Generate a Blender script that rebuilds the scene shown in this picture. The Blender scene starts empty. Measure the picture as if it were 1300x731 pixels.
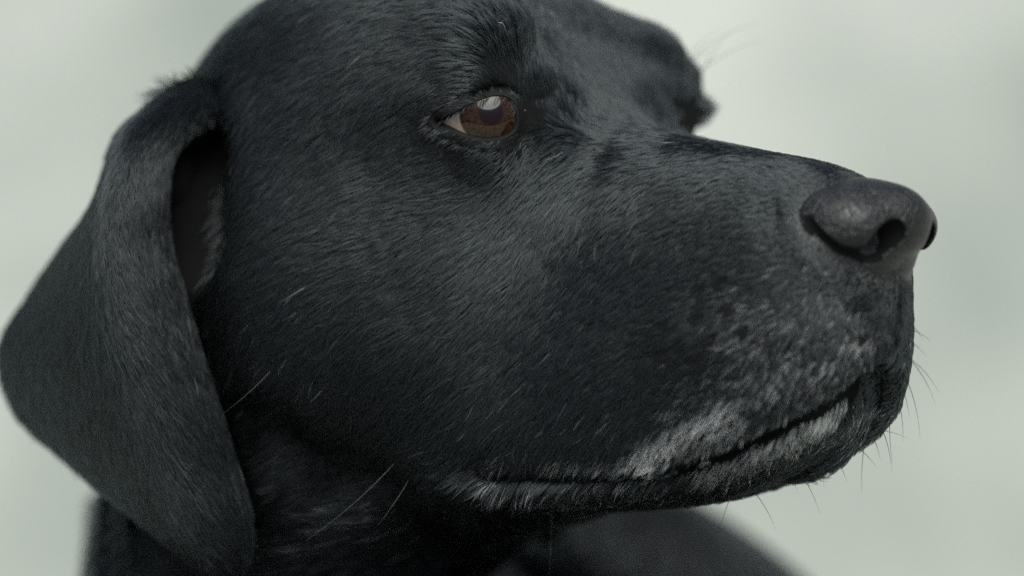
import bpy, math, random
import numpy as np
from mathutils import Vector, Matrix
from mathutils.bvhtree import BVHTree
from mathutils.kdtree import KDTree

CLAY = bool(globals().get('CLAY'))
HAIR_SCALE = float(globals().get('HAIR_SCALE', 1.0))
rng = np.random.default_rng(7)
random.seed(7)
S = bpy.context.scene
COL = S.collection

# ------------------------------------------------------------------ camera, sky, sun, exposure
PITCH = math.radians(24)          # the camera looks down a little, so the ground fills the background
LENS, DIST = 135.0, 0.90          # 24 cm wide view at the focus plane
H0 = 0.44                         # height of the view centre at the dog's head
FWD = np.array([0, math.cos(PITCH), -math.sin(PITCH)])
UPV = np.array([0, math.sin(PITCH), math.cos(PITCH)])
RGT = np.array([1.0, 0, 0])
ORIGIN = np.array([0, 0, H0])
cam_d = bpy.data.cameras.new('camera')
cam = bpy.data.objects.new('camera', cam_d)
COL.objects.link(cam)
S.camera = cam
cam_d.lens = LENS
cam_d.sensor_width = 36
cam_d.clip_start, cam_d.clip_end = 0.05, 500
cam.location = ORIGIN - FWD * DIST
cam.rotation_euler = (math.pi / 2 - PITCH, 0, 0)
cam_d.dof.use_dof = True
cam_d.dof.focus_distance = DIST - 0.004
cam_d.dof.aperture_fstop = 4.5

SUN_EL, SUN_AZ = math.radians(76), math.radians(168)   # azimuth clockwise from +Y (north)
W = bpy.data.worlds.new('World')
S.world = W
W.use_nodes = True
wn = W.node_tree
sky = wn.nodes.new('ShaderNodeTexSky')
sky.sky_type = 'NISHITA'
sky.sun_disc = False
sky.sun_elevation = SUN_EL
sky.sun_rotation = SUN_AZ
sky.air_density, sky.dust_density, sky.ozone_density = 0.8, 6.0, 0.6
bg = wn.nodes['Background']
bg.inputs[1].default_value = 0.05
wn.links.new(sky.outputs[0], bg.inputs[0])
sd = bpy.data.lights.new('sun', 'SUN')
sd.energy = 3.2
sd.angle = math.radians(64)
sd.color = (0.92, 1.0, 0.97)
sun = bpy.data.objects.new('sun', sd)
COL.objects.link(sun)
sdir = Vector((math.sin(SUN_AZ) * math.cos(SUN_EL), math.cos(SUN_AZ) * math.cos(SUN_EL), math.sin(SUN_EL)))
sun.rotation_euler = sdir.to_track_quat('Z', 'Y').to_euler()
sun.location = sdir * 5
S.view_settings.view_transform = 'Standard'
S.view_settings.look = 'None'
S.view_settings.exposure = 0.75
S.view_settings.gamma = 1
S.view_settings.use_curve_mapping = False
S.cycles.use_denoising = False
S.cycles.max_bounces = 8
S.cycles.use_adaptive_sampling = False

# ------------------------------------------------------------------ coordinates
# C space (cm): X right, Y away from the camera, Z up in the view; H space: a forward along the muzzle,
# b sideways (positive = the side turned to the camera), w up.
PXCM = 1300 / 24.0
D = DIST * 100
TH = math.radians(38)
cT, sT = math.cos(TH), math.sin(TH)
X0, Y0 = 2.31, 2.55

def h2c(h):
    h = np.asarray(h, float)
    a, b, w = h[..., 0], h[..., 1], h[..., 2]
    return np.stack([X0 + a * cT - b * sT, Y0 - a * sT - b * cT, w], -1)

def c2h(c):
    c = np.asarray(c, float)
    x, y = c[..., 0] - X0, c[..., 1] - Y0
    return np.stack([x * cT - y * sT, -x * sT - y * cT, c[..., 2]], -1)

def c2w(c):
    c = np.asarray(c, float) / 100
    return ORIGIN + c[..., 0:1] * RGT + c[..., 1:2] * FWD + c[..., 2:3] * UPV

def px(c):
    k = D / (D + c[..., 1]) * PXCM
    return np.stack([650 + c[..., 0] * k, 365.5 - c[..., 2] * k], -1)

def unpx(x, y, depth):
    k = (D + depth) / D / PXCM
    return np.stack([(np.asarray(x, float) - 650) * k, np.asarray(depth, float) + 0 * k, (365.5 - np.asarray(y, float)) * k], -1)

def aby(a, b, y):
    Y = Y0 - a * sT - b * cT
    return (a, b, (365.5 - y) / PXCM * (1 + Y / D))

def pxb(x, y, b):
    k = (x - 650) / PXCM
    a = (k * (1 + (Y0 - b * cT) / D) - X0 + b * sT) / (cT + k * sT / D)
    return aby(a, b, y)

def smooth(e0, e1, x):
    t = np.clip((x - e0) / (e1 - e0), 0, 1)
    return t * t * (3 - 2 * t)

# ------------------------------------------------------------------ mesh helpers
def mesh_obj(name, verts_w, faces, mats, parent=None, smooth_shade=True, fmat=None):
    me = bpy.data.meshes.new(name)
    verts_w = np.asarray(verts_w, np.float32)
    if isinstance(faces, np.ndarray):
        n, q = faces.shape
        me.vertices.add(len(verts_w))
        me.vertices.foreach_set('co', verts_w.ravel())
        me.loops.add(n * q)
        me.loops.foreach_set('vertex_index', faces.astype(np.int32).ravel())
        me.polygons.add(n)
        me.polygons.foreach_set('loop_start', np.arange(0, n * q, q, dtype=np.int32))
        me.update(calc_edges=True)
        me.validate()
    else:
        me.from_pydata([tuple(v) for v in verts_w], [], faces)
    for m in mats:
        me.materials.append(m)
    if smooth_shade:
        me.polygons.foreach_set('use_smooth', np.ones(len(me.polygons), bool))
    o = bpy.data.objects.new(name, me)
    COL.objects.link(o)
    if parent:
        o.parent = parent
        o.matrix_parent_inverse = parent.matrix_world.inverted()
    return o

def grid_faces(nu, nv, off=0, flip=False, wrap_v=False):
    i, j = np.meshgrid(np.arange(nu - 1), np.arange(nv if wrap_v else nv - 1), indexing='ij')
    j2 = (j + 1) % nv
    f = np.stack([i * nv + j, (i + 1) * nv + j, (i + 1) * nv + j2, i * nv + j2], -1).reshape(-1, 4) + off
    return f[:, ::-1] if flip else f

def vnormals(V, F):
    n = np.zeros_like(V)
    a, b, c = V[F[:, 0]], V[F[:, 1]], V[F[:, 2]]
    fn = np.cross(b - a, c - a)
    if F.shape[1] == 4:
        fn = np.cross(c - a, V[F[:, 3]] - b)
    for k in range(F.shape[1]):
        for d in range(3):
            n[:, d] += np.bincount(F[:, k], fn[:, d], len(V))
    return n / (np.linalg.norm(n, axis=1, keepdims=True) + 1e-12)

def cr_matrix(n_ctrl, sub, ghost):
    """Catmull-Rom rows over n_ctrl points; returns sampled weights on n_ctrl + 2 points (ghosts at both ends)"""
    rows = []
    for s in range(n_ctrl - 1):
        for k in range(sub + (1 if s == n_ctrl - 2 else 0)):
            t = k / sub
            w = 0.5 * np.array([-t + 2 * t * t - t ** 3, 2 - 5 * t * t + 3 * t ** 3, t + 4 * t * t - 3 * t ** 3, -t * t + t ** 3])
            r = np.zeros(n_ctrl + 2)
            r[s:s + 4] += w
            rows.append(r)
    return np.array(rows)

def surface_nets(F, o, h):
    s = F < 0
    nx, ny, nz = F.shape
    cx, cy, cz = nx - 1, ny - 1, nz - 1
    acc = np.zeros((cx, cy, cz, 3)); cnt = np.zeros((cx, cy, cz))
    cor = [(i, j, k) for i in (0, 1) for j in (0, 1) for k in (0, 1)]
    for p in cor:
        for ax in range(3):
            if p[ax] == 1: continue
            q = list(p); q[ax] = 1
            A = F[p[0]:p[0] + cx, p[1]:p[1] + cy, p[2]:p[2] + cz]
            B = F[q[0]:q[0] + cx, q[1]:q[1] + cy, q[2]:q[2] + cz]
            m = (A < 0) != (B < 0)
            t = np.where(m, A / np.where(m, A - B, 1), 0)
            for d in range(3):
                acc[..., d] += np.where(m, p[d] + (t if d == ax else 0), 0)
            cnt += m
    act = cnt > 0
    idx = -np.ones((cx, cy, cz), int)
    idx[act] = np.arange(act.sum())
    ii = np.argwhere(act)
    V = o + h * (ii + acc[act] / cnt[act][:, None])
    faces = []
    for ax in range(3):
        sl0 = [slice(1, n - 1) for n in F.shape]; sl1 = list(sl0)
        sl0[ax] = slice(0, F.shape[ax] - 1); sl1[ax] = slice(1, F.shape[ax])
        A, B = s[tuple(sl0)], s[tuple(sl1)]
        e = np.argwhere(A != B)
        if not len(e): continue
        fl = A[tuple(e.T)]
        base = e.copy()
        u, v = (ax + 1) % 3, (ax + 2) % 3
        base[:, u] += 1; base[:, v] += 1
        def at(du, dv):
            b = base.copy(); b[:, u] += du; b[:, v] += dv
            return idx[tuple(b.T)]
        q = np.stack([at(-1, -1), at(0, -1), at(0, 0), at(-1, 0)], 1)
        q[~fl] = q[~fl][:, ::-1]
        faces.append(q)
    return V, np.concatenate(faces)

# ------------------------------------------------------------------ materials
def new_mat(name):
    m = bpy.data.materials.new(name)
    m.use_nodes = True
    return m, m.node_tree.nodes, m.node_tree.links, m.node_tree.nodes['Principled BSDF']

m_skin, n_, l_, p_ = new_mat('black_skin')
p_.inputs['Base Color'].default_value = (0.005, 0.005, 0.005, 1)
p_.inputs['Roughness'].default_value = 0.9
p_.inputs['Specular IOR Level'].default_value = 0.1
if CLAY:
    p_.inputs['Base Color'].default_value = (0.25, 0.25, 0.25, 1)

m_lid, n_, l_, p_ = new_mat('dark_eyelid_skin')
p_.inputs['Base Color'].default_value = (0.006, 0.0055, 0.0055, 1)
p_.inputs['Roughness'].default_value = 0.5
p_.inputs['Specular IOR Level'].default_value = 0.15
nz = n_.new('ShaderNodeTexNoise'); nz.inputs['Scale'].default_value = 900
bp = n_.new('ShaderNodeBump'); bp.inputs['Strength'].default_value = 0.4; bp.inputs['Distance'].default_value = 0.0004
l_.new(nz.outputs[0], bp.inputs['Height']); l_.new(bp.outputs[0], p_.inputs['Normal'])

m_nose, n_, l_, p_ = new_mat('black_nose_leather')
tc = n_.new('ShaderNodeTexCoord')
vo = n_.new('ShaderNodeTexVoronoi'); vo.feature = 'DISTANCE_TO_EDGE'; vo.inputs['Scale'].default_value = 950
nz = n_.new('ShaderNodeTexNoise'); nz.inputs['Scale'].default_value = 160; nz.inputs['Detail'].default_value = 4
mr = n_.new('ShaderNodeMapRange'); mr.inputs[2].default_value = 0.12
l_.new(tc.outputs['Object'], vo.inputs['Vector']); l_.new(tc.outputs['Object'], nz.inputs['Vector'])
l_.new(vo.outputs['Distance'], mr.inputs[0])
bp = n_.new('ShaderNodeBump'); bp.inputs['Strength'].default_value = 0.45; bp.inputs['Distance'].default_value = 0.0005
l_.new(mr.outputs[0], bp.inputs['Height']); l_.new(bp.outputs[0], p_.inputs['Normal'])
cr = n_.new('ShaderNodeValToRGB')
cr.color_ramp.elements[0].position = 0.35; cr.color_ramp.elements[0].color = (0.003, 0.003, 0.0032, 1)
cr.color_ramp.elements[1].position = 0.75; cr.color_ramp.elements[1].color = (0.008, 0.008, 0.0085, 1)
l_.new(nz.outputs[0], cr.inputs[0]); l_.new(cr.outputs[0], p_.inputs['Base Color'])
p_.inputs['Roughness'].default_value = 0.38
p_.inputs['Specular IOR Level'].default_value = 0.5

# ------------------------------------------------------------------ head and neck: half surface drawn by sections
STN = [
 # front midline profile
 [aby(7.9,0,240), aby(8.1,0,262), aby(8.2,0,288), aby(8.2,0,315), aby(8.25,0,345), aby(8.25,0,375), aby(8.15,0,408), aby(8.0,0,438), aby(7.15,0,456), aby(6.95,0,496), aby(6.65,0,532), aby(6.2,0,556)],
 [aby(7.2,0,228), aby(7.2,.7,232), aby(7.3,1.25,254), aby(7.4,1.6,286), aby(7.5,1.72,325), aby(7.55,1.7,370), aby(7.6,1.6,430), aby(7.5,1.42,492), aby(7.0,.95,488), aby(6.8,1.0,516), aby(6.4,.8,546), aby(6.0,0,560)],
 [aby(6.2,0,208), aby(6.2,.8,212), aby(6.2,1.6,238), aby(6.2,2.1,275), aby(6.3,2.35,320), aby(6.4,2.5,375), aby(6.4,2.55,460), aby(6.2,2.35,546), aby(5.9,1.75,540), aby(5.8,1.65,562), aby(5.4,1.35,584), aby(5.1,0,592)],
 [aby(4.2,0,190), aby(4.2,1.0,195), aby(4.2,1.8,220), aby(4.2,2.35,260), aby(4.2,2.75,320), aby(4.2,2.95,390), aby(4.2,3.1,490), aby(4.1,2.9,590), aby(4.0,2.35,590), aby(3.9,2.3,608), aby(3.7,1.8,620), aby(3.5,0,626)],
 [aby(2.2,0,172), aby(2.2,1.0,176), aby(2.2,1.9,200), aby(2.2,2.5,245), aby(2.2,3.0,310), aby(2.2,3.35,390), aby(2.2,3.6,490), aby(2.1,3.45,592), aby(2.1,3.05,602), aby(2.0,3.0,618), aby(1.8,2.2,631), aby(1.6,0,637)],
 [aby(.6,0,148), aby(.6,.9,152), aby(.6,1.9,176), aby(.5,2.7,230), aby(.4,3.3,300), aby(.2,3.7,390), aby(0,4.0,490), aby(-.2,3.95,585), aby(-.2,3.6,600), aby(-.2,3.55,622), aby(-.3,2.6,634), aby(-.4,0,642)],
 [aby(-.9,0,72), aby(-.9,1.2,62), aby(-.7,3.3,38), aby(-.7,4.15,140), aby(-.8,4.1,230), aby(-1.2,4.5,350), aby(-1.5,4.7,460), aby(-1.6,4.5,560), aby(-1.6,4.35,588), aby(-1.7,4.1,612), aby(-1.8,3.0,645), aby(-2,0,662)],
 [aby(-2.8,0,-8), aby(-2.8,1.5,-18), aby(-2.8,3.5,-10), aby(-2.8,4.75,100), aby(-3,5.0,225), aby(-3.2,5.4,345), aby(-3.4,5.5,450), aby(-3.6,5.2,540), aby(-3.6,4.95,578), aby(-3.7,4.6,612), aby(-3.8,3.3,660), aby(-4,0,690)],
 [aby(-5.5,0,-48), aby(-5.5,1.5,-50), aby(-5.5,3.8,-20), aby(-5.6,5.2,90), aby(-5.7,5.9,210), aby(-5.8,6.3,330), aby(-5.8,6.2,430), aby(-5.8,5.8,520), aby(-5.8,5.4,575), aby(-5.9,4.9,630), aby(-6,3.5,710), aby(-6.3,0,770)],
 [aby(-8.5,0,-24), aby(-8.5,1.5,-18), aby(-8.4,3.6,26), aby(-8.3,4.9,125), aby(-8.2,5.7,220), aby(-8.2,6.0,340), aby(-8.2,5.9,440), aby(-8.2,5.6,540), aby(-8.2,5.3,620), aby(-8.3,4.9,700), aby(-8.5,3.5,810), aby(-8.7,0,890)],
 [aby(-11.2,0,32), aby(-11.2,1.5,54), aby(-10.9,3.2,120), aby(-10.8,4.3,205), aby(-10.8,5,300), aby(-10.8,5.3,400), aby(-10.7,5.4,500), aby(-10.5,5.5,610), aby(-10.3,5.4,720), aby(-10,5.2,830), aby(-9.6,3.8,980), aby(-9.4,0,1080)],
 [aby(-13.0,0,190), aby(-13.0,1.6,205), aby(-12.7,3.2,255), aby(-12.3,4.2,340), aby(-11.9,4.7,440), aby(-11.4,5.0,550), aby(-10.9,5.1,680), aby(-10.4,5.2,810), aby(-10,5.2,940), aby(-9.6,5.0,1070), aby(-9.0,3.8,1220), aby(-8.6,0,1300)],
 [aby(-13.4,0,540), aby(-13.4,1.8,560), aby(-13.0,3.4,620), aby(-12.4,4.4,700), aby(-11.9,5.0,800), aby(-11.5,5.4,900), aby(-11,5.7,1000), aby(-10.6,5.9,1100), aby(-10.2,5.9,1220), aby(-9.6,5.5,1340), aby(-8.8,4.2,1470), aby(-8.2,0,1540)],
]
P = np.array(STN)                                  # (13, 12, 3) in H space
MIR = np.array([1, -1, 1.0])
NS, NR = P.shape[:2]
G = np.zeros((NS + 2, NR + 2, 3))
G[1:-1, 1:-1] = P
G[0, 1:-1] = P[1] * MIR
G[-1, 1:-1] = 2 * P[-1] - P[-2]
G[:, 0] = G[:, 2] * MIR
G[:, -1] = G[:, -3] * MIR
U, Vm = cr_matrix(NS, 24, 0), cr_matrix(NR, 22, 0)
HG = np.einsum('ui,ijc,vj->uvc', U, G, Vm)
HG[0, :, 1] = 0; HG[:, 0, 1] = 0; HG[:, -1, 1] = 0
nu, nv = HG.shape[:2]
# a little relaxation of the control-grid kinks
for _ in range(30):
    L = HG.copy()
    L[1:-1, 1:-1] = (HG[:-2, 1:-1] + HG[2:, 1:-1] + HG[1:-1, :-2] + HG[1:-1, 2:]) / 4
    HG = HG * 0.4 + L * 0.6
half = HG.reshape(-1, 3)
hf = grid_faces(nu, nv)
HC = h2c(half)
nrm0 = vnormals(HC, hf)
if nrm0[(np.abs(half[:, 0] + 3) < .5) & (np.abs(half[:, 1] - 5) < .6)][:, 1].mean() > 0:
    hf = hf[:, ::-1]
    nrm0 = -nrm0

def bvh_of(C, F):
    return BVHTree.FromPolygons([tuple(v) for v in C], [tuple(int(i) for i in f) for f in F])
EYE_CAM = Vector((0, -D, 0))
def cast(bvh, x, y):
    t = Vector(tuple(unpx(x, y, 0.0)))
    d = (t - EYE_CAM).normalized()
    hit = bvh.ray_cast(EYE_CAM, d)
    return None if hit[0] is None else np.array(hit[0])

def seg_dist(Pts, poly):
    """distance of points to a polyline (both H space, near side) and position along it"""
    best = np.full(len(Pts), 1e9); along = np.zeros(len(Pts))
    n = len(poly) - 1
    for i in range(n):
        a, b = poly[i], poly[i + 1]
        ab = b - a
        t = np.clip(((Pts - a) @ ab) / (ab @ ab + 1e-12), 0, 1)
        d = np.linalg.norm(Pts - a - t[:, None] * ab, axis=1)
        m = d < best
        best[m] = d[m]; along[m] = (i + t[m]) / n
    return best, along

def sculpt(strokes):
    global half, HC, nrm0
    bvh = bvh_of(HC, hf)
    nrmH = c2h(nrm0 + h2c(np.zeros(3)))
    off = np.zeros(len(half))
    for pts, rad, dep in strokes:
        poly = []
        for q in pts:
            c = cast(bvh, q[0], q[1])
            if c is not None:
                poly.append(c2h(c))
        if len(poly) == 1:
            poly.append(poly[0] + 1e-3)
        d, al = seg_dist(half, np.array(poly))
        taper = smooth(-.05, .35, np.minimum(al, 1 - al)) if len(pts) > 1 else 1
        off += dep * taper * np.exp(-(d / rad) ** 2)
    nrmH[:, 1] = np.where(half[:, 1] < 1e-6, 0, nrmH[:, 1])
    half = half + nrmH * off[:, None]
    half[:, 1] = np.maximum(half[:, 1], 0)
    HC = h2c(half); nrm0 = vnormals(HC, hf)

sculpt([
    # (photo polyline on the near side, radius cm, height cm; negative digs in)
    ([(735,172),(742,150),(735,120)], .45, -.16),           # crease between inner eye corner and muzzle
    ([(690,175),(700,140),(690,110)], .6, -.12),
    ([(560,160),(500,190),(430,220)], .9, -.06),            # outer eye corner fold
    ([(560,110),(610,75),(650,75)], .5, .10),               # upper lid bulge
    ([(570,195),(620,200),(665,190)], .5, .12),             # lower lid bag
    ([(620,40),(670,45)], .75, .16),                         # brow
    ([(720,215),(600,250),(450,300)], 1.1, -.09),            # below the cheek bone
    ([(680,300),(560,420),(430,500)], 1.4, .18),            # cheek muscle
    ([(790,290),(700,430),(620,550)], 1.2, -.12),
    ([(820,400),(880,440),(960,420)], 1.0, .14),            # whisker pad
    ([(600,550),(608,590),(625,620)], .5, -.14),           # behind the mouth corner
    ([(650,592),(690,598),(740,597)], .2, -.10),
    ([(330,570),(430,600),(560,630)], 1.3, -.45),            # jaw to throat
    ([(310,480),(330,540),(400,570)], 1.1, -.22),
    ([(250,120),(255,200),(248,280),(238,370)], .88, -1.6),     # hollow in front of the ear
    ([(1092,365),(1098,405),(1080,445)], .5, -.12),         # plane under the nostril
    ([(850,562),(950,515),(1060,462)], .5, .14),            # hanging upper lip
    ([(655,614),(700,622),(750,620)], .28, .10),            # fold under the mouth corner
    ([(960,275),(1000,265)], .45, -.08),
])

# ------------------------------------------------------------------ eye geometry (near side, then mirrored)
bvh_head = bvh_of(HC, hf)
EYE_R = 1.12
eye_s = cast(bvh_head, 611, 147)
eye_c = eye_s + np.array([0.10, EYE_R * 0.90, -0.05])
FISS = [(559,155),(570,150),(582,143.5),(597,134.5),(612,129),(628,124),(641,124.5),(650,130.5),(653,139),(655,152),(653,163),(645,170),(632,174),(616,175),(600,173),(585,168),(571,161)]
fz = np.array(FISS, float)
# dense closed curve
def close_cr(p, sub):
    n = len(p); out = []
    for i in range(n):
        a, b, c, d = p[i - 1], p[i], p[(i + 1) % n], p[(i + 2) % n]
        for k in range(sub):
            t = k / sub
            out.append(.5 * (2 * b + (c - a) * t + (2 * a - 5 * b + 4 * c - d) * t * t + (3 * b - a - 3 * c + d) * t ** 3))
    return np.array(out)
fz = close_cr(fz, 5)
fcen = np.array([610, 146.0])
nf = len(fz)
tan = np.roll(fz, -1, 0) - np.roll(fz, 1, 0)
fnorm = np.stack([tan[:, 1], -tan[:, 0]], 1)
fnorm /= np.linalg.norm(fnorm, axis=1, keepdims=True)
if ((fz - fcen) * fnorm).sum() < 0: fnorm = -fnorm
for _ in range(4): fnorm = (np.roll(fnorm, 1, 0) + fnorm + np.roll(fnorm, -1, 0)); fnorm /= np.linalg.norm(fnorm, axis=1, keepdims=True)

def ray_sphere(x, y, c, r):
    t = unpx(x, y, 0.0)
    o = np.array([0, -D, 0.0]); d = t - o; d = d / np.linalg.norm(d)
    oc = o - c; B = oc @ d; Cc = oc @ oc - r * r; disc = B * B - Cc
    if disc < 0:
        return o + d * (-B)
    return o + d * (-B - math.sqrt(disc))

rings = [(-2.0, EYE_R - .02, 0.0), (0.0, EYE_R + .015, 0.0), (1.6, EYE_R + .07, 0.0), (3.6, EYE_R + .10, 0.05), (6.5, EYE_R + .12, .4), (10, EYE_R + .13, .8), (14, EYE_R + .12, 1.0), (18, EYE_R + .1, 1.0)]
lid = []
for (off, r, bl) in rings:
    row = []
    for q, n in zip(fz, fnorm):
        x, y = q + n * off
        sp = ray_sphere(x, y, eye_c, r)
        if bl > 0:
            hc = cast(bvh_head, x, y)
            sp = sp * (1 - bl) + (hc + np.array([0, .05 if off == 18 else -.005, 0])) * bl
        row.append(sp)
    lid.append(row)
lid = np.array(lid)
for _ in range(3):
    lid[2:-1] = lid[2:-1] * .5 + .125 * (lid[1:-2] + lid[3:]) + .125 * (np.roll(lid[2:-1], 1, 1) + np.roll(lid[2:-1], -1, 1))
# refine across the lid
Gl = np.concatenate([2 * lid[:1] - lid[1:2], lid, 2 * lid[-1:] - lid[-2:-1]])
lid = np.einsum('ui,ijc->ujc', cr_matrix(len(lid[:]), 4, 0), Gl)
lid_f = grid_faces(lid.shape[0], nf, wrap_v=True)
lid_v = lid.reshape(-1, 3)
ln = vnormals(lid_v, lid_f)
if ln[:, 1].mean() > 0: lid_f = lid_f[:, ::-1]

# push the head surface behind the lids inward
hp = px(HC)
dd = np.min(np.linalg.norm(hp[:, None, :] - fz[None, ::4, :], axis=2) if False else np.stack([np.hypot(hp[:, 0] - q[0], hp[:, 1] - q[1]) for q in fz[::4]], 1), axis=1)
def inside(poly, pts):
    r = np.zeros(len(pts), bool); n = len(poly)
    for i in range(n):
        x1, y1 = poly[i]; x2, y2 = poly[(i + 1) % n]
        c = ((y1 > pts[:, 1]) != (y2 > pts[:, 1])) & (pts[:, 0] < (x2 - x1) * (pts[:, 1] - y1) / (y2 - y1 + 1e-12) + x1)
        r ^= c
    return r
ins = inside(fz, hp)
sdist = np.where(ins, -dd, dd)                       # px distance from the fissure, negative inside
facing = nrm0[:, 1] < -0.1
HC_far = HC + (np.where(facing, 1 - smooth(-6, 5, sdist), 0) * 0.4)[:, None] * np.array([0.08, 1, 0])
pit = np.where(facing, 1 - smooth(3, 14, sdist), 0)
HC = HC + (pit * 0.75)[:, None] * np.array([0.08, 1, 0])
half = c2h(HC)

# ------------------------------------------------------------------ ears (near side, then mirrored)
# rows from root to tip; columns: front edge, strip, ridge, flap, rear edge  (photo x, photo y, depth cm)
EAR = [
 [(284,118,5.0),(256,108,4.6),(232,112,4.6),(214,124,5.0),(200,140,5.6)],
 [(278,146,3.7),(234,136,3.2),(205,142,3.0),(183,153,3.8),(166,168,5.0)],
 [(226,192,2.7),(204,174,2.0),(178,176,2.0),(159,188,3.2),(145,206,4.8)],
 [(212,250,2.4),(188,240,1.3),(152,240,1.3),(134,248,2.7),(124,262,4.6)],
 [(216,310,2.3),(186,305,1.1),(143,303,1.1),(112,305,2.6),(84,312,4.8)],
 [(233,375,2.2),(196,375,.9),(150,372,1.0),(90,375,2.6),(40,372,5.0)],
 [(254,445,2.1),(212,445,.8),(168,442,1.0),(80,445,2.6),(2,440,5.0)],
 [(276,515,2.1),(236,518,.8),(194,520,1.1),(110,515,2.4),(18,515,4.6)],
 [(296,580,2.1),(258,588,.9),(216,592,1.2),(155,585,2.3),(82,580,4.0)],
 [(313,635,2.1),(278,650,1.0),(242,655,1.3),(200,650,2.1),(152,635,3.2)],
 [(316,675,2.1),(294,695,1.3),(268,700,1.5),(240,695,2.0),(212,678,2.6)],
 [(305,712,2.1),(297,722,1.7),(284,725,1.7),(272,722,1.9),(258,714,2.2)],
]
E = np.array(EAR, float)
fold = np.sin(np.linspace(0, math.pi, len(E)))
E[:, 3, 2] += .5 * fold; E[:, 4, 2] += 1.7 * fold; E[:, 2, 2] -= .3 * fold
EC = unpx(E[..., 0], E[..., 1], E[..., 2])
Ge = np.zeros((EC.shape[0] + 2, EC.shape[1] + 2, 3))
Ge[1:-1, 1:-1] = EC
Ge[0, 1:-1] = 2 * EC[0] - EC[1]; Ge[-1, 1:-1] = 2 * EC[-1] - EC[-2]
Ge[:, 0] = 2 * Ge[:, 1] - Ge[:, 2]; Ge[:, -1] = 2 * Ge[:, -2] - Ge[:, -3]
mid = np.einsum('ui,ijc,vj->uvc', cr_matrix(EC.shape[0], 10, 0), Ge, cr_matrix(EC.shape[1], 16, 0))
eu, ev = mid.shape[:2]
ef = grid_faces(eu, ev)
en = vnormals(mid.reshape(-1, 3), ef)
if en[:, 1].mean() > 0: en = -en; ef = ef[:, ::-1]
vv = np.linspace(-1, 1, ev)[None, :]; uu = np.linspace(0, 1, eu)[:, None]
th = 0.20 * np.sqrt(np.clip(1 - np.abs(vv) ** 6, 0, 1)) * np.sqrt(np.clip(1 - np.clip((uu - .93) / .07, 0, 1) ** 2, 0, 1))
en = en.reshape(eu, ev, 3)
outer = mid + en * th[..., None]
inner = mid - en * th[..., None]
ear_v = np.concatenate([outer.reshape(-1, 3), inner.reshape(-1, 3)])
ear_f = np.concatenate([ef, ef[:, ::-1] + eu * ev])
# stitch the rim
bidx = [i * ev for i in range(eu)] + [(eu - 1) * ev + j for j in range(1, ev)] + [i * ev + ev - 1 for i in range(eu - 2, -1, -1)] + [j for j in range(ev - 2, 0, -1)]
nb = len(bidx)
rim = np.array([[bidx[k], bidx[(k + 1) % nb], bidx[(k + 1) % nb] + eu * ev, bidx[k] + eu * ev] for k in range(nb)])
ear_f = np.concatenate([ear_f, rim])
EAR_U = np.concatenate([np.repeat(uu, ev, 1).ravel()] * 2)
EAR_DIR = np.zeros((eu, ev, 3)); EAR_DIR[:-1] = mid[1:] - mid[:-1]; EAR_DIR[-1] = EAR_DIR[-2]
ed_n = np.zeros_like(EAR_DIR); ed_n[:, :-1] = mid[:, 1:] - mid[:, :-1]; ed_n[:, -1] = ed_n[:, -2]
ed_n /= np.linalg.norm(ed_n, axis=2, keepdims=True)
EAR_DIR /= np.linalg.norm(EAR_DIR, axis=2, keepdims=True) + 1e-9
EAR_DIR = EAR_DIR + ed_n * (.75 * smooth(.02, .35, vv) - .15)[..., None]      # flap hair fans to the rear edge
EAR_DIR = EAR_DIR.reshape(-1, 3); EAR_DIR /= np.linalg.norm(EAR_DIR, axis=1, keepdims=True)
EAR_DIR = np.concatenate([EAR_DIR, EAR_DIR])

# ------------------------------------------------------------------ torso behind and below (shoulders, chest)
def blob(center, radii, rot=0, nseg=64, nring=40, f=None):
    t = np.linspace(0, math.pi, nring)[:, None]; p = np.linspace(0, 2 * math.pi, nseg, endpoint=False)[None, :]
    v = np.stack([np.sin(t) * np.cos(p), np.sin(t) * np.sin(p), np.cos(t) + 0 * p], -1)
    if f is not None: v = v * f(v)[..., None]
    v = v * np.array(radii)
    c, s = math.cos(rot), math.sin(rot)
    v = np.stack([v[..., 0] * c - v[..., 2] * s, v[..., 1], v[..., 0] * s + v[..., 2] * c], -1) + np.array(center)
    return v.reshape(-1, 3), grid_faces(nring, nseg, wrap_v=True, flip=True)
torso_parts = [
    blob(unpx(590, 1010, 24.0), (9.8, 9, 8.6), 0),
    blob(unpx(889, 793, 22.0), (7.2, 6, 3.0), -.63),
    blob(unpx(560, 1130, 6.0), (17, 15, 6.4), 0),  # chest below the view, widened to block light bouncing off the ground
    blob(unpx(205, 860, 16.0), (1.0, 4, 5.4), 0),
    blob(unpx(135, 830, 17.0), (.75, 3, 4.6), 0),
]

# ------------------------------------------------------------------ assemble the body mesh
def mirrorC(C):
    h = c2h(C) * MIR
    f = np.exp(-((h[..., 0] + 1.0) / 2.0) ** 2) * smooth(2.9, 4.4, h[..., 2]) * smooth(7.4, 5.2, h[..., 2])
    h[..., 2] = h[..., 2] - .45 * np.exp(-((h[..., 0] + 1.2) / 2.4) ** 2) * smooth(4.6, 6.6, h[..., 2]) * smooth(1.2, 3.4, np.abs(h[..., 1]))     # the far brow stands out a little more
    h[..., 1] = h[..., 1] * (1 + .24 * f)
    g_ = smooth(4.0, 5.6, h[..., 0]) * smooth(8.6, 7.6, h[..., 0]) * smooth(-.6, -2.6, h[..., 2]) * smooth(.9, 1.4, np.abs(h[..., 1]))
    h[..., 2] = h[..., 2] - .35 * g_
    return h2c(h)
BV, BF, TAG = [], [], []
def add(C, F, tag):
    off = sum(len(v) for v in BV)
    BV.append(C); BF.append(F + off); TAG.append(np.full(len(C), tag))
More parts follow.
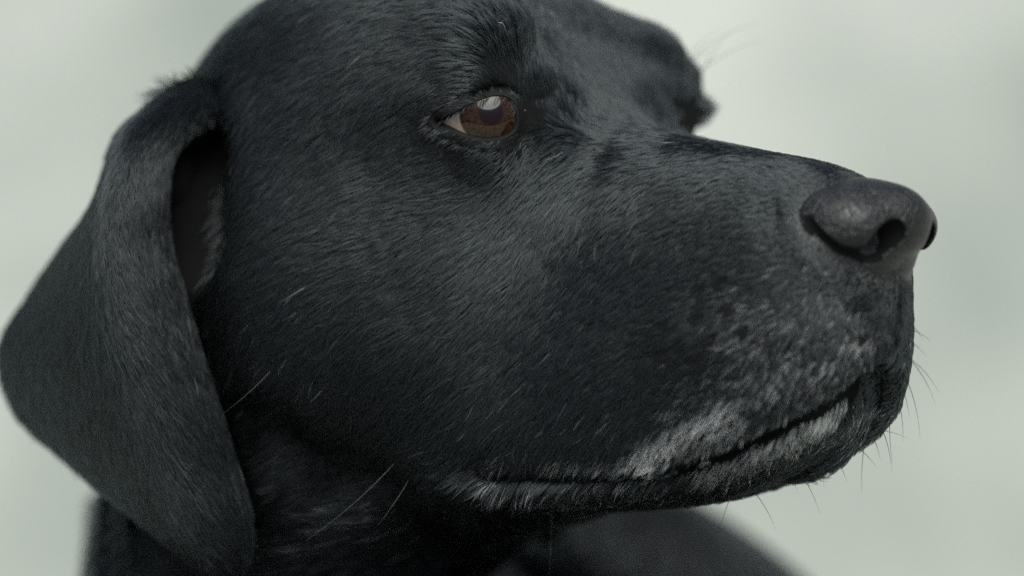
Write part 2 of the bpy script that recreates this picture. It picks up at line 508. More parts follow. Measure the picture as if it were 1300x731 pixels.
add(HC, hf, 0)
# far half: weld on the symmetry plane by reusing the near vertices
seam = np.zeros((nu, nv), bool); seam[0, :] = True; seam[:, 0] = True; seam[:, -1] = True
seam = seam.ravel()
remap = np.zeros(nu * nv, int); remap[seam] = np.nonzero(seam)[0]
remap[~seam] = np.arange((~seam).sum()) + nu * nv
MF = mirrorC(HC_far).reshape(nu, nv, 3)
MS = MF.copy()
for _ in range(220):
    MS[1:-1, 1:-1] = (MS[:-2, 1:-1] + MS[2:, 1:-1] + MS[1:-1, :-2] + MS[1:-1, 2:]) / 4
MH = c2h(HC_far).reshape(nu, nv, 3)
mk = smooth(4.2, 5.6, MH[..., 0]) * smooth(6.2, 7.6, np.arange(nv)[None, :] / 22 + 1.6) * smooth(11.2, 9.6, np.arange(nv)[None, :] / 22)
MF = MF * (1 - mk[..., None]) + MS * mk[..., None] + (mk * .18)[..., None] * np.array([.75, .2, -.45])
MF[0] = mirrorC(HC_far).reshape(nu, nv, 3)[0]
BV.append(MF.reshape(-1, 3)[~seam]); TAG.append(np.full((~seam).sum(), 1)); BF.append(remap[hf][:, ::-1])
add(ear_v, ear_f, 2)
add(mirrorC(ear_v), ear_f[:, ::-1], 3)
for v, f in torso_parts: add(v, f, 4)
v, f = blob(unpx(224, 225, 5.0), (.75, 1.2, 1.3), .2)       # the ear's root behind the fold
add(v, f, 5); add(mirrorC(v), f[:, ::-1], 5)
BV = np.concatenate(BV); BF = np.concatenate(BF); TAG = np.concatenate(TAG)

root = bpy.data.objects.new('dog', None)
COL.objects.link(root)
root.location = (float(c2w(np.array([-4, 12, -10]))[0]), float(c2w(np.array([-4, 12, -10]))[1]), 0)
root['label'] = 'black short-haired dog with greying muzzle and brown eye looking up to the right'
root['category'] = 'dog'
bpy.context.view_layer.update()
body = mesh_obj('body', c2w(BV), BF, [m_skin], root)

# ------------------------------------------------------------------ nose
h = 0.035
lo = np.array([5.6, -2.7, -.9]); hi = np.array([9.6, 2.7, 3.2])
nn = np.ceil((hi - lo) / h).astype(int)
A, Bb, Wd = np.meshgrid(*[lo[d] + h * np.arange(nn[d]) for d in range(3)], indexing='ij')
def ell(c, r):
    q = np.sqrt(((A - c[0]) / r[0]) ** 2 + ((Bb - c[1]) / r[1]) ** 2 + ((Wd - c[2]) / r[2]) ** 2)
    return (q - 1) * min(r)
def smin(a, b, k):
    hh = np.clip(.5 + .5 * (b - a) / k, 0, 1)
    return b * (1 - hh) + a * hh - k * hh * (1 - hh)
def smax(a, b, k): return -smin(-a, -b, k)
def tube(poly, r):
    best = np.full(A.shape, 1e9)
    poly = np.asarray(poly, float); r = np.broadcast_to(r, (len(poly),))
    for i in range(len(poly) - 1):
        p, q = poly[i], poly[i + 1]; ab = q - p
        t = np.clip(((A - p[0]) * ab[0] + (Bb - p[1]) * ab[1] + (Wd - p[2]) * ab[2]) / (ab @ ab), 0, 1)
        d = np.sqrt((A - p[0] - t * ab[0]) ** 2 + (Bb - p[1] - t * ab[1]) ** 2 + (Wd - p[2] - t * ab[2]) ** 2) - (r[i] + (r[i + 1] - r[i]) * t)
        best = np.minimum(best, d)
    return best
Bb_signed = Bb.copy(); Bb = np.abs(Bb)
N = ell((7.2, 0, 1.55), (1.55, 1.5, .98))
N = smin(N, ell((7.25, 1.15, 1.4), (1.2, .85, .80)), .35)
N = smin(N, ell((8.1, 0, 1.45), (.75, 1.0, .80)), .3)
N = smin(N, ell((7.8, .3, .70), (.5, .8, .62)), .3)
sk = [pxb(1088, 350, 1.25), pxb(1054, 342, 1.55), pxb(1032, 320, 1.68), pxb(1012, 290, 1.76)]
N = smin(N, tube(sk[1:], [.14, .2, .16]), .2)
nostril = tube([pxb(1134, 298, .80), pxb(1112, 304, .92), (6.9, .85, 1.25)], [.34, .38, .34])
N = smax(N, -nostril, .1)
slit = [pxb(1112, 322, 1.0), pxb(1085, 331, 1.45), pxb(1060, 323, 1.8), pxb(1040, 305, 2.0), pxb(1019, 276, 2.1)]
N = smax(N, -tube(slit, [.27, .25, .23, .20, .15]), .05)
N = smax(N, -tube([(9.05, 0, 1.25), (8.8, 0, .5), (8.65, 0, -.6)], [.03, .08, .10]), .12)
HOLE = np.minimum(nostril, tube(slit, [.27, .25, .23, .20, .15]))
Bb = Bb_signed
nvv, nff = surface_nets(N, lo, h)
nose = mesh_obj('nose', c2w(h2c(nvv)), nff[:, ::-1], [m_nose], root)
# nostril and slit insides painted matt black to stand for their deep shade
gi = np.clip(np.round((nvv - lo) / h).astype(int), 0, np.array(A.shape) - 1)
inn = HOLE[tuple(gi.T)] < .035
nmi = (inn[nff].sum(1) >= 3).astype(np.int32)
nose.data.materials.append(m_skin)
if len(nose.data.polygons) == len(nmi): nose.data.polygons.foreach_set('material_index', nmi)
fc = BV[BF].mean(1); fch = c2h(fc)
nkd = KDTree(len(nvv))
for i, v in enumerate(nvv): nkd.insert(Vector(v), i)
nkd.balance()
mi = np.zeros(len(BF), np.int32)
for i in np.nonzero((fch[:, 0] > 5.6) & (TAG[BF[:, 0]] < 2) & (fch[:, 2] > -.6))[0]:
    if nkd.find(Vector(fch[i]))[2] < .22: mi[i] = 1
body.data.materials.append(m_nose)
if len(body.data.polygons) == len(mi):
    body.data.polygons.foreach_set('material_index', mi)
else:
    print('POLY MISMATCH', len(body.data.polygons), len(mi))

# ------------------------------------------------------------------ eyes
m_eye, n_, l_, p_ = new_mat('brown_eye')
def eye_mat():
    tc = n_.new('ShaderNodeTexCoord')
    sep = n_.new('ShaderNodeSeparateXYZ'); l_.new(tc.outputs['Object'], sep.inputs[0])
    # object Z is the optical axis; radius from axis in units of eye radius
    def math_(op, a, b=None):
        m = n_.new('ShaderNodeMath'); m.operation = op
        for i, v in enumerate((a, b)):
            if v is None: continue
            if isinstance(v, (int, float)): m.inputs[i].default_value = v
            else: l_.new(v, m.inputs[i])
        return m.outputs[0]
    ln_ = n_.new('ShaderNodeVectorMath'); ln_.operation = 'LENGTH'; l_.new(tc.outputs['Object'], ln_.inputs[0])
    cosv = math_('DIVIDE', sep.outputs[2], ln_.outputs['Value'])
    ang = math_('ARCCOSINE', cosv)                       # radians from the axis
    at = math_('ARCTAN2', sep.outputs[1], sep.outputs[0])
    cmb = n_.new('ShaderNodeCombineXYZ'); l_.new(math_('MULTIPLY', at, 6.0), cmb.inputs[0]); l_.new(math_('MULTIPLY', ang, 5.0), cmb.inputs[1])
    fib = n_.new('ShaderNodeTexNoise'); fib.inputs['Scale'].default_value = 2.2; fib.inputs['Detail'].default_value = 5; l_.new(cmb.outputs[0], fib.inputs['Vector'])
    ramp = n_.new('ShaderNodeValToRGB')
    ramp.color_ramp.elements[0].position = .38; ramp.color_ramp.elements[0].color = (.006, .003, .0015, 1)
    ramp.color_ramp.elements[1].position = .64; ramp.color_ramp.elements[1].color = (.036, .016, .006, 1)
    l_.new(fib.outputs[0], ramp.inputs[0])
    def step(v, e0, e1):
        m = n_.new('ShaderNodeMapRange'); m.interpolation_type = 'SMOOTHSTEP'
        m.inputs[1].default_value = e0; m.inputs[2].default_value = e1; l_.new(v, m.inputs[0]); return m.outputs[0]
    def mix(f, c1, c2):
        m = n_.new('ShaderNodeMix'); m.data_type = 'RGBA'; l_.new(f, m.inputs[0])
        for i, c in ((6, c1), (7, c2)):
            if isinstance(c, tuple): m.inputs[i].default_value = c
            else: l_.new(c, m.inputs[i])
        return m.outputs[2]
    IR = .66
    scl_n = n_.new('ShaderNodeTexNoise'); scl_n.inputs['Scale'].default_value = 600; l_.new(tc.outputs['Object'], scl_n.inputs['Vector'])
    scl = mix(scl_n.outputs[0], (.20, .16, .135, 1), (.15, .10, .08, 1))
    c1 = mix(step(ang, .22, .28), (.006, .002, .003, 1), ramp.outputs[0])      # pupil -> iris
    c2 = mix(step(ang, IR - .1, IR - .02), c1, (.012, .006, .004, 1))           # limbal ring
    c3 = mix(step(ang, IR, IR + .07), c2, scl)
    l_.new(c3, p_.inputs['Base Color'])
    p_.inputs['Roughness'].default_value = .4
    p_.inputs['Specular IOR Level'].default_value = 0.0
    p_.inputs['Coat Weight'].default_value = 1.0
    p_.inputs['Coat Roughness'].default_value = .05
    p_.inputs['Coat IOR'].default_value = 1.41
eye_mat()
def eyeball(center, axis):
    nr, ns = 60, 72
    t = np.linspace(0, math.pi, nr)[:, None]; p = np.linspace(0, 2 * math.pi, ns, endpoint=False)[None, :]
    r = EYE_R * (1 + 0.055 * np.exp(-(t / .5) ** 4))
    v = np.stack([r * np.sin(t) * np.cos(p), r * np.sin(t) * np.sin(p), r * np.cos(t) + 0 * p], -1).reshape(-1, 3) / 100
    o = mesh_obj('eye', v, grid_faces(nr, ns, wrap_v=True), [m_eye])
    wc = c2w(center); wa = c2w(center + axis) - wc
    o.matrix_world = Matrix.Translation(Vector(wc)) @ Vector(wa).to_track_quat('Z', 'Y').to_matrix().to_4x4()
    mw = o.matrix_world.copy()
    o.parent = root; o.matrix_parent_inverse = root.matrix_world.inverted()
    return o
ax_pt = ray_sphere(623, 143, eye_c, EYE_R)
eye_ax = (ax_pt - eye_c) / EYE_R
eyeball(eye_c, eye_ax)
far_in = h2c(np.array([-.1, .6, .0])) - h2c(np.zeros(3))      # the far eye sits behind its brow
eyeball(mirrorC(eye_c) + far_in, mirrorC(eye_c + eye_ax) - mirrorC(eye_c))
mesh_obj('eyelid', c2w(lid_v), lid_f, [m_lid], root)
mesh_obj('eyelid', c2w(mirrorC(lid_v) + far_in), lid_f[:, ::-1], [m_lid], root)


# ------------------------------------------------------------------ fur
# growth directions read off the photograph: (photo x, y, dx, dy) on the near side, dy positive = downwards
FLOW = np.array([
 (1010,215,-1,-.05),(1000,260,-.9,.3),(960,205,-1,.12),(900,190,-1,.25),(860,200,-.93,.36),(820,185,-1,.15),(780,180,-1,.0),
 (900,250,-.85,.5),(800,250,-.65,.75),(740,215,-.75,.6),(720,260,-.45,.9),(750,330,-.55,.82),(830,330,-.7,.7),(950,320,-.85,.5),
 (690,300,-.55,.82),(650,240,-.6,.8),(600,205,-.8,.6),(560,190,-.9,.45),(660,190,-.5,.85),(700,180,-.6,.4),
 (690,135,-.15,-.98),(715,125,-.25,-.97),(730,140,-.4,-.9),(760,110,-.6,-.8),(800,130,-.65,-.75),(850,150,-.8,-.6),(780,40,-.45,-.9),(730,60,-.5,-.85),(700,95,-.3,-.95),(670,100,-.15,-.98),
 (690,30,-.55,-.8),(655,80,-.25,-.97),(640,40,-.55,-.8),(640,95,-.5,-.8),(600,85,-.92,.1),(610,40,-.95,-.3),(560,15,-1,.12),(560,80,-.85,.5),(530,115,-.8,.6),(540,150,-.85,.55),
 (480,60,-.9,.42),(400,40,-.9,.42),(330,60,-.8,.6),(300,130,-.6,.8),(270,180,-.4,.9),(400,130,-.78,.62),(470,150,-.72,.7),(400,200,-.68,.72),(330,230,-.68,.72),(500,205,-.78,.6),
 (540,255,-.94,.33),(460,280,-.93,.36),(450,330,-.92,.4),(350,340,-.8,.55),(300,330,-.6,.8),(560,320,-.8,.6),(600,350,-.7,.72),(520,390,-.8,.6),(450,430,-.72,.68),(380,420,-.72,.7),(320,450,-.6,.8),
 (600,430,-.65,.76),(560,500,-.62,.78),(640,520,-.6,.8),(690,440,-.65,.75),(720,520,-.62,.78),(760,430,-.75,.65),(820,430,-.8,.58),(850,500,-.66,.75),(780,560,-.55,.83),(850,560,-.5,.86),
 (900,370,-.85,.5),(960,400,-.8,.6),(920,480,-.65,.75),(1000,450,-.5,.86),(980,510,-.45,.9),(1050,380,-.6,.8),(1090,400,-.4,.92),(1050,450,-.4,.92),(1120,420,-.15,1),(1140,500,.15,1),
 (1000,570,-.5,.86),(1060,540,-.4,.92),(920,600,-.6,.8),(850,620,-.7,.7),(780,630,-.65,.75),(700,620,-.6,.78),(650,600,-.5,.86),(630,570,-.6,.8),
 (600,600,-.8,.55),(450,540,-.72,.68),(380,520,-.7,.7),(480,650,-.95,.3),(400,690,-.92,.38),(560,690,-.85,.5),(330,620,-.8,.6),(330,720,-.7,.7),
], float)
fd = FLOW[:, 2:] / np.linalg.norm(FLOW[:, 2:], axis=1, keepdims=True)

def flow_dir(Pc, Nc):
    """near-side C points and normals -> tangent growth direction"""
    q = px(Pc)
    out = np.zeros((len(Pc), 2))
    for s in range(0, len(Pc), 40000):
        e = slice(s, s + 40000)
        d2 = ((q[e, None, :] - FLOW[None, :, :2]) ** 2).sum(-1) + 150.0
        w = d2 ** -1.8
        out[e] = (w @ fd) / w.sum(1, keepdims=True)
    out /= np.linalg.norm(out, axis=1, keepdims=True) + 1e-9
    x, z = out[:, 0], -out[:, 1]
    ny = np.where(np.abs(Nc[:, 1]) < .3, np.where(Nc[:, 1] > 0, .3, -.3), Nc[:, 1])
    y = -(Nc[:, 0] * x + Nc[:, 2] * z) / ny
    d = np.stack([x, np.clip(y, -1.6, 1.6), z], 1)
    # where the surface turns away from the view the hair simply runs back along the head
    back = h2c(np.array([-1.0, 0, -.25])) - h2c(np.zeros(3))
    m = smooth(.0, .3, Nc[:, 1])[:, None]
    d = d / np.linalg.norm(d, axis=1, keepdims=True) * (1 - m) + back * m
    d -= (d * Nc).sum(1, keepdims=True) * Nc
    return d / (np.linalg.norm(d, axis=1, keepdims=True) + 1e-9)

# the outer lid surface carries fur too
FV = np.concatenate([BV, lid_v, mirrorC(lid_v)])
FF = np.concatenate([BF, lid_f + len(BV), lid_f[:, ::-1] + len(BV) + len(lid_v)])
FT = np.concatenate([TAG, np.full(len(lid_v), 0), np.full(len(lid_v), 1)])
LIDM = np.concatenate([np.zeros(len(BV)), np.ones(2 * len(lid_v))])
TRI = np.concatenate([FF[:, [0, 1, 2]], FF[:, [0, 2, 3]]])
va, vb, vc = FV[TRI[:, 0]], FV[TRI[:, 1]], FV[TRI[:, 2]]
area = np.linalg.norm(np.cross(vb - va, vc - va), axis=1) / 2
ttag = FT[TRI].max(1)
tcen = (va + vb + vc) / 3
tpx = px(tcen)
BN = vnormals(FV, FF)
tn = BN[TRI].mean(1)
inframe = (tpx[:, 0] > -60) & (tpx[:, 0] < 1360) & (tpx[:, 1] > -60) & (tpx[:, 1] < 790)
toward = tn[:, 1] < .35
dens = np.full(len(TRI), 25.0)
dens[inframe & toward] = 620.0
dens[(ttag == 1) & ~toward] = 160.0
tch = c2h(tcen)
dens[(ttag < 2) & (tch[:, 0] > 5.8) & (tch[:, 2] > -.9)] *= 2.2        # short dense hair around the nose
dens[ttag == 3] = 20.0
dens[ttag == 5] = 0.0
dens[ttag == 4] = np.where(inframe[ttag == 4], 120.0, 10.0)
dens[(ttag == 2) & inframe & toward] = 620.0
dens[(ttag == 2) & ~toward] = 60.0
num = area * dens * HAIR_SCALE
cum = np.cumsum(num)
NH = int(cum[-1])
pick = np.searchsorted(cum, rng.random(NH) * cum[-1])
pick = np.minimum(pick, len(TRI) - 1)
r1, r2 = np.sqrt(rng.random(NH)), rng.random(NH)
bw = np.stack([1 - r1, r1 * (1 - r2), r1 * r2], 1)
def bary(A_): return (A_[TRI[pick]] * (bw[..., None] if A_.ndim > 1 else bw)).sum(1)
R = bary(FV); Nn = bary(BN); Nn /= np.linalg.norm(Nn, axis=1, keepdims=True) + 1e-9
Rt = ttag[pick]
# every root seen in the near half (the far half is its mirror image)
Rh = c2h(R)
far = Rh[:, 1] < 0
Mn = np.where(far[:, None], h2c(Rh * np.where(far[:, None], MIR, 1.0)), R)
def mirror_vec(v):
    hv = c2h(v + h2c(np.zeros(3))) * MIR
    return h2c(hv) - h2c(np.zeros(3))
Nm = np.where(far[:, None], mirror_vec(Nn), Nn)
q = px(Mn)                                          # photo coordinates of the near twin
qr = px(R)
dirm = flow_dir(Mn, Nm)
# ear hair runs along the ear; torso hair downwards
near_ear = np.nonzero(Rt == 2)[0]; far_ear = np.nonzero(Rt == 3)[0]
if len(near_ear):
    bd = np.zeros_like(FV); o2 = np.nonzero(FT == 2)[0]; bd[o2] = EAR_DIR
    o3 = np.nonzero(FT == 3)[0]; bd[o3] = mirror_vec(EAR_DIR)
    eb = bary(bd)
    eb -= (eb * Nn).sum(1, keepdims=True) * Nn
    eb /= np.linalg.norm(eb, axis=1, keepdims=True) + 1e-9
fdir = np.where(far[:, None], mirror_vec(dirm), dirm)
fw = (far & (Rh[:, 0] > -7)) * smooth(2.0, 3.6, Rh[:, 2])            # far forehead: up and back
upd = np.array([-.45, .25, .85]) - Nn * (Nn @ np.array([-.45, .25, .85]))[:, None]
fdir = fdir * (1 - fw[:, None]) + upd * fw[:, None]
isear = (Rt == 2) | (Rt == 3)
fdir[isear] = eb[isear]
ist = Rt == 4
fdir[ist] = np.array([-.3, 0, -1.0])
fdir[ist] -= (fdir[ist] * Nn[ist]).sum(1, keepdims=True) * Nn[ist]
fdir /= np.linalg.norm(fdir, axis=1, keepdims=True) + 1e-9

def pxb_mask(cx, cy, r, soft=.5, rx=1.0):
    return 1 - smooth(r * (1 - soft), r * (1 + soft), np.hypot((q[:, 0] - cx) / rx, q[:, 1] - cy))
def line_mask(pts, r0, r1):
    d = np.full(len(q), 1e9)
    for (x0, y0), (x1, y1) in zip(pts[:-1], pts[1:]):
        a_ = np.array([x0, y0], float); ab = np.array([x1 - x0, y1 - y0], float)
        t = np.clip(((q - a_) @ ab) / (ab @ ab), 0, 1)
        d = np.minimum(d, np.linalg.norm(q - a_ - t[:, None] * ab, axis=1))
    return 1 - smooth(r0, r1, d)
head = (Rt == 0) | (Rt == 1)
# length (cm)
Lh = np.full(NH, .95)
Lh = np.where(head, .36 + .46 * smooth(1050, 520, q[:, 0]), Lh)
Lh += np.where(head, .55 * smooth(560, 700, q[:, 1]) * smooth(600, 480, q[:, 0]), 0)
dE = np.min(np.stack([np.hypot(q[:, 0] - p_x, q[:, 1] - p_y) for p_x, p_y in fz[::3]], 1), axis=1)
inE = inside(fz, q)
eyek = np.where(head, smooth(8, 75, np.where(inE, 0, dE)), 1)
Lh *= .3 + .7 * eyek
brow = pxb_mask(645, 40, 36, .6, 1.2) * head
farbrow = pxb_mask(600, 95, 60, .5) * (head & far)
Lh *= 1 + .35 * brow
Lh = np.where(isear, .6, Lh)
rootfuzz = isear & (qr[:, 1] < 178) & (qr[:, 0] < 185)
Lh = np.where(rootfuzz, .7, Lh)
Lh = np.where(ist, .8, Lh)
Lh *= rng.uniform(.65, 1.2, NH)
# lift off the skin (radians at the root)
lift = np.full(NH, .24)
lift += .85 * brow 
lift += .25 * np.where(head, pxb_mask(985, 270, 45, .6), 0)
lift += .2 * np.where(head, line_mask([(735,172),(742,150)], 5, 25), 0)
lift = np.where(rootfuzz, .34, lift)
lift = np.where(head & (dE < 40), .2, lift)
under = head & (Nn[:, 2] < -.35) & (qr[:, 0] > 600)
lift = np.where(under, lift + .35, lift); Lh = np.where(under, Lh + .15, Lh)
lift *= rng.uniform(.6, 1.4, NH)
keep = np.ones(NH, bool)
MOUTH = [(632,591),(690,594),(760,598),(830,594),(880,581),(930,563),(1000,530),(1060,496),(1095,474)]
mline = np.array(MOUTH, float)
my = np.interp(q[:, 0], mline[:, 0], mline[:, 1])
inm = head & (q[:, 0] > 640) & (q[:, 0] < 1105)
dm = q[:, 1] - my                                   # below the lip edge is positive
Lh = np.where(inm & (np.abs(dm) < 45), Lh * (.62 + .38 * np.abs(dm) / 45), Lh)
wob = 2.5 * np.sin(q[:, 0] * .11) + 2 * np.sin(q[:, 0] * .043 + 1)
keep &= ~(inm & ~far & (q[:, 0] > 645) & (dm > -1) & (dm < 7 + 9 * smooth(840, 990, q[:, 0]) + wob))
for sx, sy in [(887,368),(884,403),(846,412),(862,438),(905,430),(838,450),(925,395),(880,455),(915,360),(945,420)]:   # pits of the whisker roots
    keep &= ~(head & (np.hypot(((q[:, 0] - sx - 5) * .8 - (q[:, 1] - sy + 4) * .6) / 1.6, (q[:, 0] - sx - 5) * .6 + (q[:, 1] - sy + 4) * .8) < 8.0) & (rng.random(NH) < .97))
keep &= ~(head & (line_mask([(240,150),(246,210),(236,280),(228,340)], 42, 54) > rng.random(NH)))  # hair left out so black skin stands for shade in the ear hollow
onlid = bary(LIDM) > .5
keep &= ~(head & (inE | (dE < 4.5)))
keep &= ~(head & ~onlid & (dE < 11.5))
keep &= ~(head & (np.hypot((q[:, 0] - 661) / .8, q[:, 1] - 150) < 13))
# bare skin: around the nose and inside the mouth groove
nb_ = BVHTree.FromPolygons([tuple(v) for v in h2c(nvv)], [tuple(int(i) for i in f) for f in nff[:, ::-1]])
cand = np.nonzero(head & (Rh[:, 0] > 5.4))[0]
for i in cand:
    loc, nn_, _, dist = nb_.find_nearest(Vector(R[i]))
    if dist < .02 or (Vector(R[i]) - loc).dot(nn_) < 0:
        keep[i] = False
    elif dist < .7:
        Lh[i] *= .5 + .5 * dist / .7
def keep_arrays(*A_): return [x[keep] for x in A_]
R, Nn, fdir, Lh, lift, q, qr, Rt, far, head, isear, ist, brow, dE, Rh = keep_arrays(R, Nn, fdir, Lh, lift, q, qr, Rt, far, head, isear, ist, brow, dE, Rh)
NH = len(R)
# jitter
side = np.cross(Nn, fdir)
lowf = np.sin(R[:, 0] * 2.1 + 1.3 * np.sin(R[:, 2] * 1.7)) * np.sin(R[:, 2] * 2.6 + R[:, 1] * 1.1)
ang = rng.normal(0, .16, NH) + .06 * lowf
fdir = fdir * np.cos(ang)[:, None] + side * np.sin(ang)[:, None]
K = 5
tt = np.linspace(0, 1, K)
curl = rng.normal(0, .05, NH)
pts = np.zeros((NH, K, 3))
for k, t in enumerate(tt):
    up = np.sin(lift) * (t - .62 * t * t)
    pts[:, k] = R - Nn * .02 + Lh[:, None] * (fdir * (t * np.cos(lift * .7))[:, None] + Nn * up[:, None] + side * (curl * t * t)[:, None])
# clumping into small locks
lead = rng.random(NH) < .20
li = np.nonzero(lead)[0]
kd = KDTree(len(li))
for n_i, i in enumerate(li): kd.insert(Vector(R[i]), n_i)
kd.balance()
near = np.array([kd.find(Vector(r))[1] for r in R])
ld = li[near]
cl = np.where(isear, .6, np.where(ist, .3, 0.95)) * rng.uniform(.6, 1.2, NH)
cl *= np.clip(dE / 60, .2, 1)
cl *= np.where(far & (Rh[:, 0] > -7) & (Rh[:, 2] > 2.5), .35, 1)
cl[lead] = 0
far_lead = np.linalg.norm(R - R[ld], axis=1) > .35
cl[far_lead] = 0
for k, t in enumerate(tt):
    f_ = (cl * t ** 1.1)[:, None]
    pts[:, k] = pts[:, k] * (1 - f_) + pts[ld, k] * f_

# greying: white hairs on the lips, chin, mouth corner, scattered on cheek and neck
q_keep = q
def lm(pts_, r0, r1): return line_mask(pts_, r0, r1)
pw = np.full(NH, .0009)
pw += .66 * lm([(815,582),(850,562),(890,540),(930,525)], 6, 30)
pw += .13 * lm([(880,520),(960,480),(1010,440),(960,420)], 10, 55)
pw += .05 * lm([(940,400),(1000,380),(1060,400)], 10, 60)
pw += .12 * lm([(980,500),(1060,470),(1100,430)], 6, 26)
pw += .25 * lm([(700,585),(770,590),(830,590)], 3, 14)
pw += .20 * lm([(640,575),(622,592),(635,615)], 4, 14)
pw += .12 * lm([(650,620),(700,632),(760,625),(840,612)], 5, 22)
pw += .42 * lm([(900,590),(980,560),(1040,535)], 8, 34)
pw += .4 * lm([(1040,528),(1082,512)], 6, 18)
pw += .012 * pxb_mask(700, 540, 80, .6)
pw += .008 * pxb_mask(360, 410, 90, .6)
pw += .018 * pxb_mask(470, 690, 70, .6)
pw *= np.where(far & (q[:, 0] > 860), .12, 1)
pw *= np.where(head, 1, .05)
pw = np.where(far & (q[:, 0] < 900), pw * .5, pw)
white = (rng.random(NH) < pw * 1.25)
tone = np.where(white, rng.uniform(.65, 1.0, NH), 0)
rad = rng.uniform(.0042, .0072, NH)
guard = rng.random(NH) < .2
rad = np.where(guard, rng.uniform(.0075, .0105, NH), rad); rad = np.where(ist, .010, rad); rad = np.where(white, rad * 1.55, rad)
prof = np.array([1.0, 1.0, .9, .65, .12])

m_fur, n_, l_, p_ = new_mat('black_fur')
n_.remove(p_)
ph = n_.new('ShaderNodeBsdfHairPrincipled')
ph.parametrization = 'COLOR'
ph.inputs['IOR'].default_value = 1.46
at = n_.new('ShaderNodeAttribute'); at.attribute_name = 'tone'
at2 = n_.new('ShaderNodeAttribute'); at2.attribute_name = 'shade'
mxk = n_.new('ShaderNodeMix'); mxk.data_type = 'RGBA'
mxk.inputs[6].default_value = (.004, .006, .007, 1); mxk.inputs[7].default_value = (.007, .009, .010, 1)
l_.new(at2.outputs['Fac'], mxk.inputs[0])
mx = n_.new('ShaderNodeMix'); mx.data_type = 'RGBA'
l_.new(at.outputs['Fac'], mx.inputs[0]); l_.new(mxk.outputs[2], mx.inputs[6]); mx.inputs[7].default_value = (.88, .86, .81, 1)
l_.new(mx.outputs[2], ph.inputs['Color'])
ph.inputs['Roughness'].default_value = .31
ph.inputs['Radial Roughness'].default_value = .6
ph.inputs['Random Roughness'].default_value = .3
l_.new(ph.outputs[0], n_['Material Output'].inputs['Surface'])

def hair_obj(name, pts, rads, attrs, mat):
    n, k = pts.shape[:2]
    cd = bpy.data.hair_curves.new(name)
    cd.add_curves([k] * n)
    cd.attributes['position'].data.foreach_set('vector', np.asarray(c2w(pts.reshape(-1, 3)) - np.array(root.location), np.float32).ravel())
    ra = cd.attributes.get('radius') or cd.attributes.new('radius', 'FLOAT', 'POINT')
    ra.data.foreach_set('value', np.asarray(rads / 100, np.float32).ravel())
    for an, av in attrs.items():
        aa = cd.attributes.new(an, 'FLOAT', 'CURVE'); aa.data.foreach_set('value', np.asarray(av, np.float32))
    cd.materials.append(mat)
    o = bpy.data.objects.new(name, cd)
    COL.objects.link(o)
    o.parent = root
    return o
if not CLAY:
    fur = hair_obj('fur', pts, rad[:, None] * prof[None, :], {'tone': tone, 'shade': rng.random(NH)}, m_fur)
    fur['kind'] = 'stuff'
print('HAIRS', NH)

# lashes along the upper lid
top = [(p_, n_v) for p_, n_v in zip(fz, fnorm) if n_v[1] < .25 and p_[0] < 654]
LP = []
for k in range(70):
    p_, n_v = top[int(rng.integers(len(top)))]
    r0 = ray_sphere(p_[0] + n_v[0] * 1.2, p_[1] + n_v[1] * 1.2, eye_c, EYE_R + .07)
    d_ = np.array([rng.uniform(-.75, -.2), -rng.uniform(.35, .8), -rng.uniform(.35, .95)])
    d_ /= np.linalg.norm(d_); L_ = rng.uniform(.12, .26)
    LP.append([r0 + d_ * L_ * t + np.array([0, 0, -.04]) * t * t for t in tt])
LP = np.array(LP)
if not CLAY:
    o_ = hair_obj('eyelash', LP, np.full((len(LP), 1), .0055) * prof[None, :], {'tone': np.zeros(len(LP)), 'shade': np.zeros(len(LP))}, m_fur)
    o_['kind'] = 'stuff'


# ------------------------------------------------------------------ whiskers, one thin tapered hair each
m_wb, n_, l_, p_ = new_mat('dark_whisker'); p_.inputs['Base Color'].default_value = (.02, .02, .02, 1); p_.inputs['Roughness'].default_value = .35
m_ww, n_, l_, p_ = new_mat('white_whisker'); p_.inputs['Base Color'].default_value = (.15, .145, .14, 1); p_.inputs['Roughness'].default_value = .4
bvh_all = bvh_of(BV, BF)
def whisker(x0, y0, x1, y1, bend=0.0, dz=0.0, r=.011, mat=None, rootxy=None):
    c = None
    rx, ry = rootxy or (x0, y0)
    for k in range(12):
        c = cast(bvh_all, rx, ry)
        if c is not None: break
        rx += (610 - rx) * .012; ry += (330 - ry) * .012
    if c is None: return
    r0 = c + np.array([0, .02, 0]); Y = c[1]
    tip = unpx(x1, y1, Y + dz)
    mid_ = (r0 + tip) / 2 + np.array([(y1 - y0), 0, (x1 - x0)]) / PXCM * bend
    n = 8; V = []; F = []
    axis = tip - r0; axis = axis / np.linalg.norm(axis)
    e1 = np.cross(axis, [0, 1, 0.1]); e1 /= np.linalg.norm(e1); e2 = np.cross(axis, e1)
    for i in range(n):
        t = i / (n - 1)
        p = (1 - t) ** 2 * r0 + 2 * t * (1 - t) * mid_ + t * t * tip
        rr = r * (1 - .85 * t)
        for k in range(4):
            a_ = k * math.pi / 2
            V.append(p + rr * (math.cos(a_) * e1 + math.sin(a_) * e2))
    for i in range(n - 1):
        for k in range(4):
            F.append((i * 4 + k, i * 4 + (k + 1) % 4, i * 4 + 4 + (k + 1) % 4, i * 4 + 4 + k))
    F.append(tuple(range((n - 1) * 4, n * 4)))
    mesh_obj('whisker', c2w(np.array(V)), F, [mat or m_wb], root)
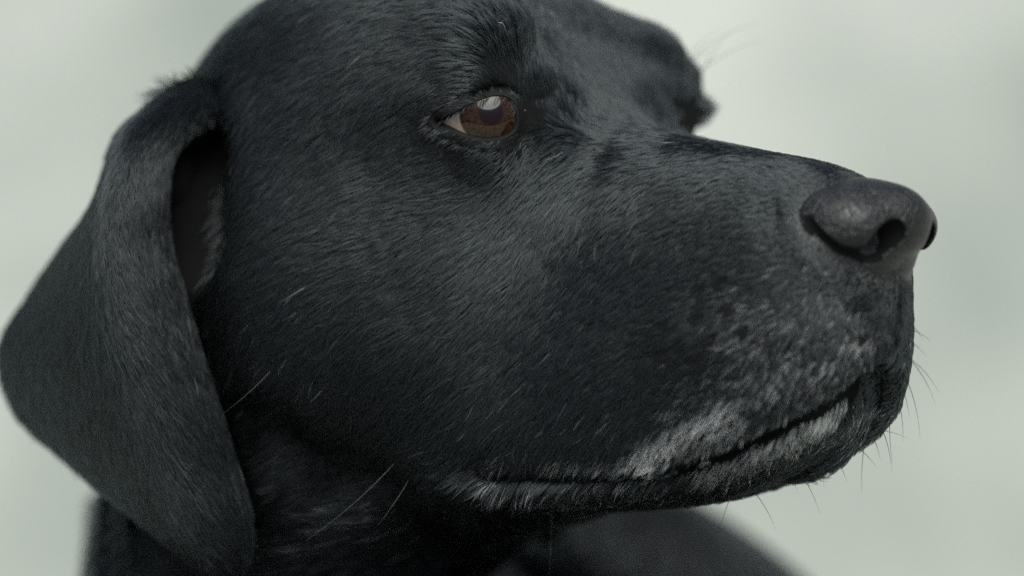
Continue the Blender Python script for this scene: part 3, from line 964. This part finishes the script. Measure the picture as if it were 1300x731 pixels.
for w_ in [
  (1150,405,1172,432,.1,.5),(1150,415,1182,433,.1,.8),(1148,428,1176,452,.1,.3),(1150,450,1187,512,.12,.5),(1146,470,1168,555,.1,.5),(1142,480,1155,530,.05,.2),
  (1138,500,1146,560,.1,.4),(1140,445,1192,498,.15,1),(1130,520,1133,588,-.05,.2),(1118,540,1132,598,.1,.3),(1108,552,1118,584,.05,.2),(1098,560,1094,625,-.05,.1),(1110,545,1150,555,.1,.2),
  (1085,565,1112,592,.1,.3),(1060,580,1075,612,.1,.2),(1045,582,1046,618,0,.1),(1010,592,1041,652,.1,.2),(1000,598,1012,622,.05,.1),(980,604,960,632,-.1,.1),(1070,575,1062,600,0,0),(930,625,915,668,-.05,.1),(950,615,985,672,.1,.3),
 ]: whisker(*w_[:4], bend=w_[4], dz=w_[5], r=.010)
for w_ in [(884,70,962,28,.18,0),(880,66,915,34,.1,.5),(893,86,972,50,.16,0),(892,100,905,70,.1,0),(880,66,908,62,.0,.5),(897,95,930,38,.15,0)]:
    whisker(*w_[:4], bend=w_[4], dz=w_[5], r=.010)
for w_ in [(505,583,388,686,.06,-2.2,.0042),(522,603,478,668,.05,-1.5,.0045),(346,468,284,524,.05,-1.5,.004),(700,640,697,735,.02,-.3,.004),(765,640,802,705,.04,-.4,.004)]:
    whisker(*w_[:4], bend=w_[4], dz=w_[5], r=w_[6], mat=m_ww)
for w_ in [(652,38,641,6,.05,-.6,.007),(648,40,646,22,.05,-.4,.006),(1052,522,1060,502,.0,-.2,.008)]:
    whisker(*w_[:4], bend=w_[4], dz=w_[5], r=w_[6], mat=m_ww)

# ------------------------------------------------------------------ ground
m_g, n_, l_, p_ = new_mat('pale_concrete')
tc = n_.new('ShaderNodeTexCoord')
nz = n_.new('ShaderNodeTexNoise'); nz.inputs['Scale'].default_value = 3.5; nz.inputs['Detail'].default_value = 4
mpg = n_.new('ShaderNodeMapping'); mpg.inputs['Scale'].default_value = (1, .45, 1); mpg.inputs['Location'].default_value = (2.292, -.607, 3.227)
l_.new(tc.outputs['Object'], mpg.inputs[0]); l_.new(mpg.outputs[0], nz.inputs['Vector'])
nz2 = n_.new('ShaderNodeTexNoise'); nz2.inputs['Scale'].default_value = 90; nz2.inputs['Detail'].default_value = 6
l_.new(tc.outputs['Object'], nz2.inputs['Vector'])
cr = n_.new('ShaderNodeValToRGB')
cr.color_ramp.elements[0].position = .32; cr.color_ramp.elements[0].color = (.176, .192, .168, 1)
cr.color_ramp.elements[1].position = .62; cr.color_ramp.elements[1].color = (.336, .336, .305, 1)
l_.new(nz.outputs[0], cr.inputs[0]); l_.new(cr.outputs[0], p_.inputs['Base Color'])
bp = n_.new('ShaderNodeBump'); bp.inputs['Strength'].default_value = .4; bp.inputs['Distance'].default_value = .003
l_.new(nz2.outputs[0], bp.inputs['Height']); l_.new(bp.outputs[0], p_.inputs['Normal'])
p_.inputs['Roughness'].default_value = .85
g = mesh_obj('ground', [(-150, -150, 0), (150, -150, 0), (150, 150, 0), (-150, 150, 0)], [(0, 1, 2, 3)], [m_g])
g['kind'] = 'structure'
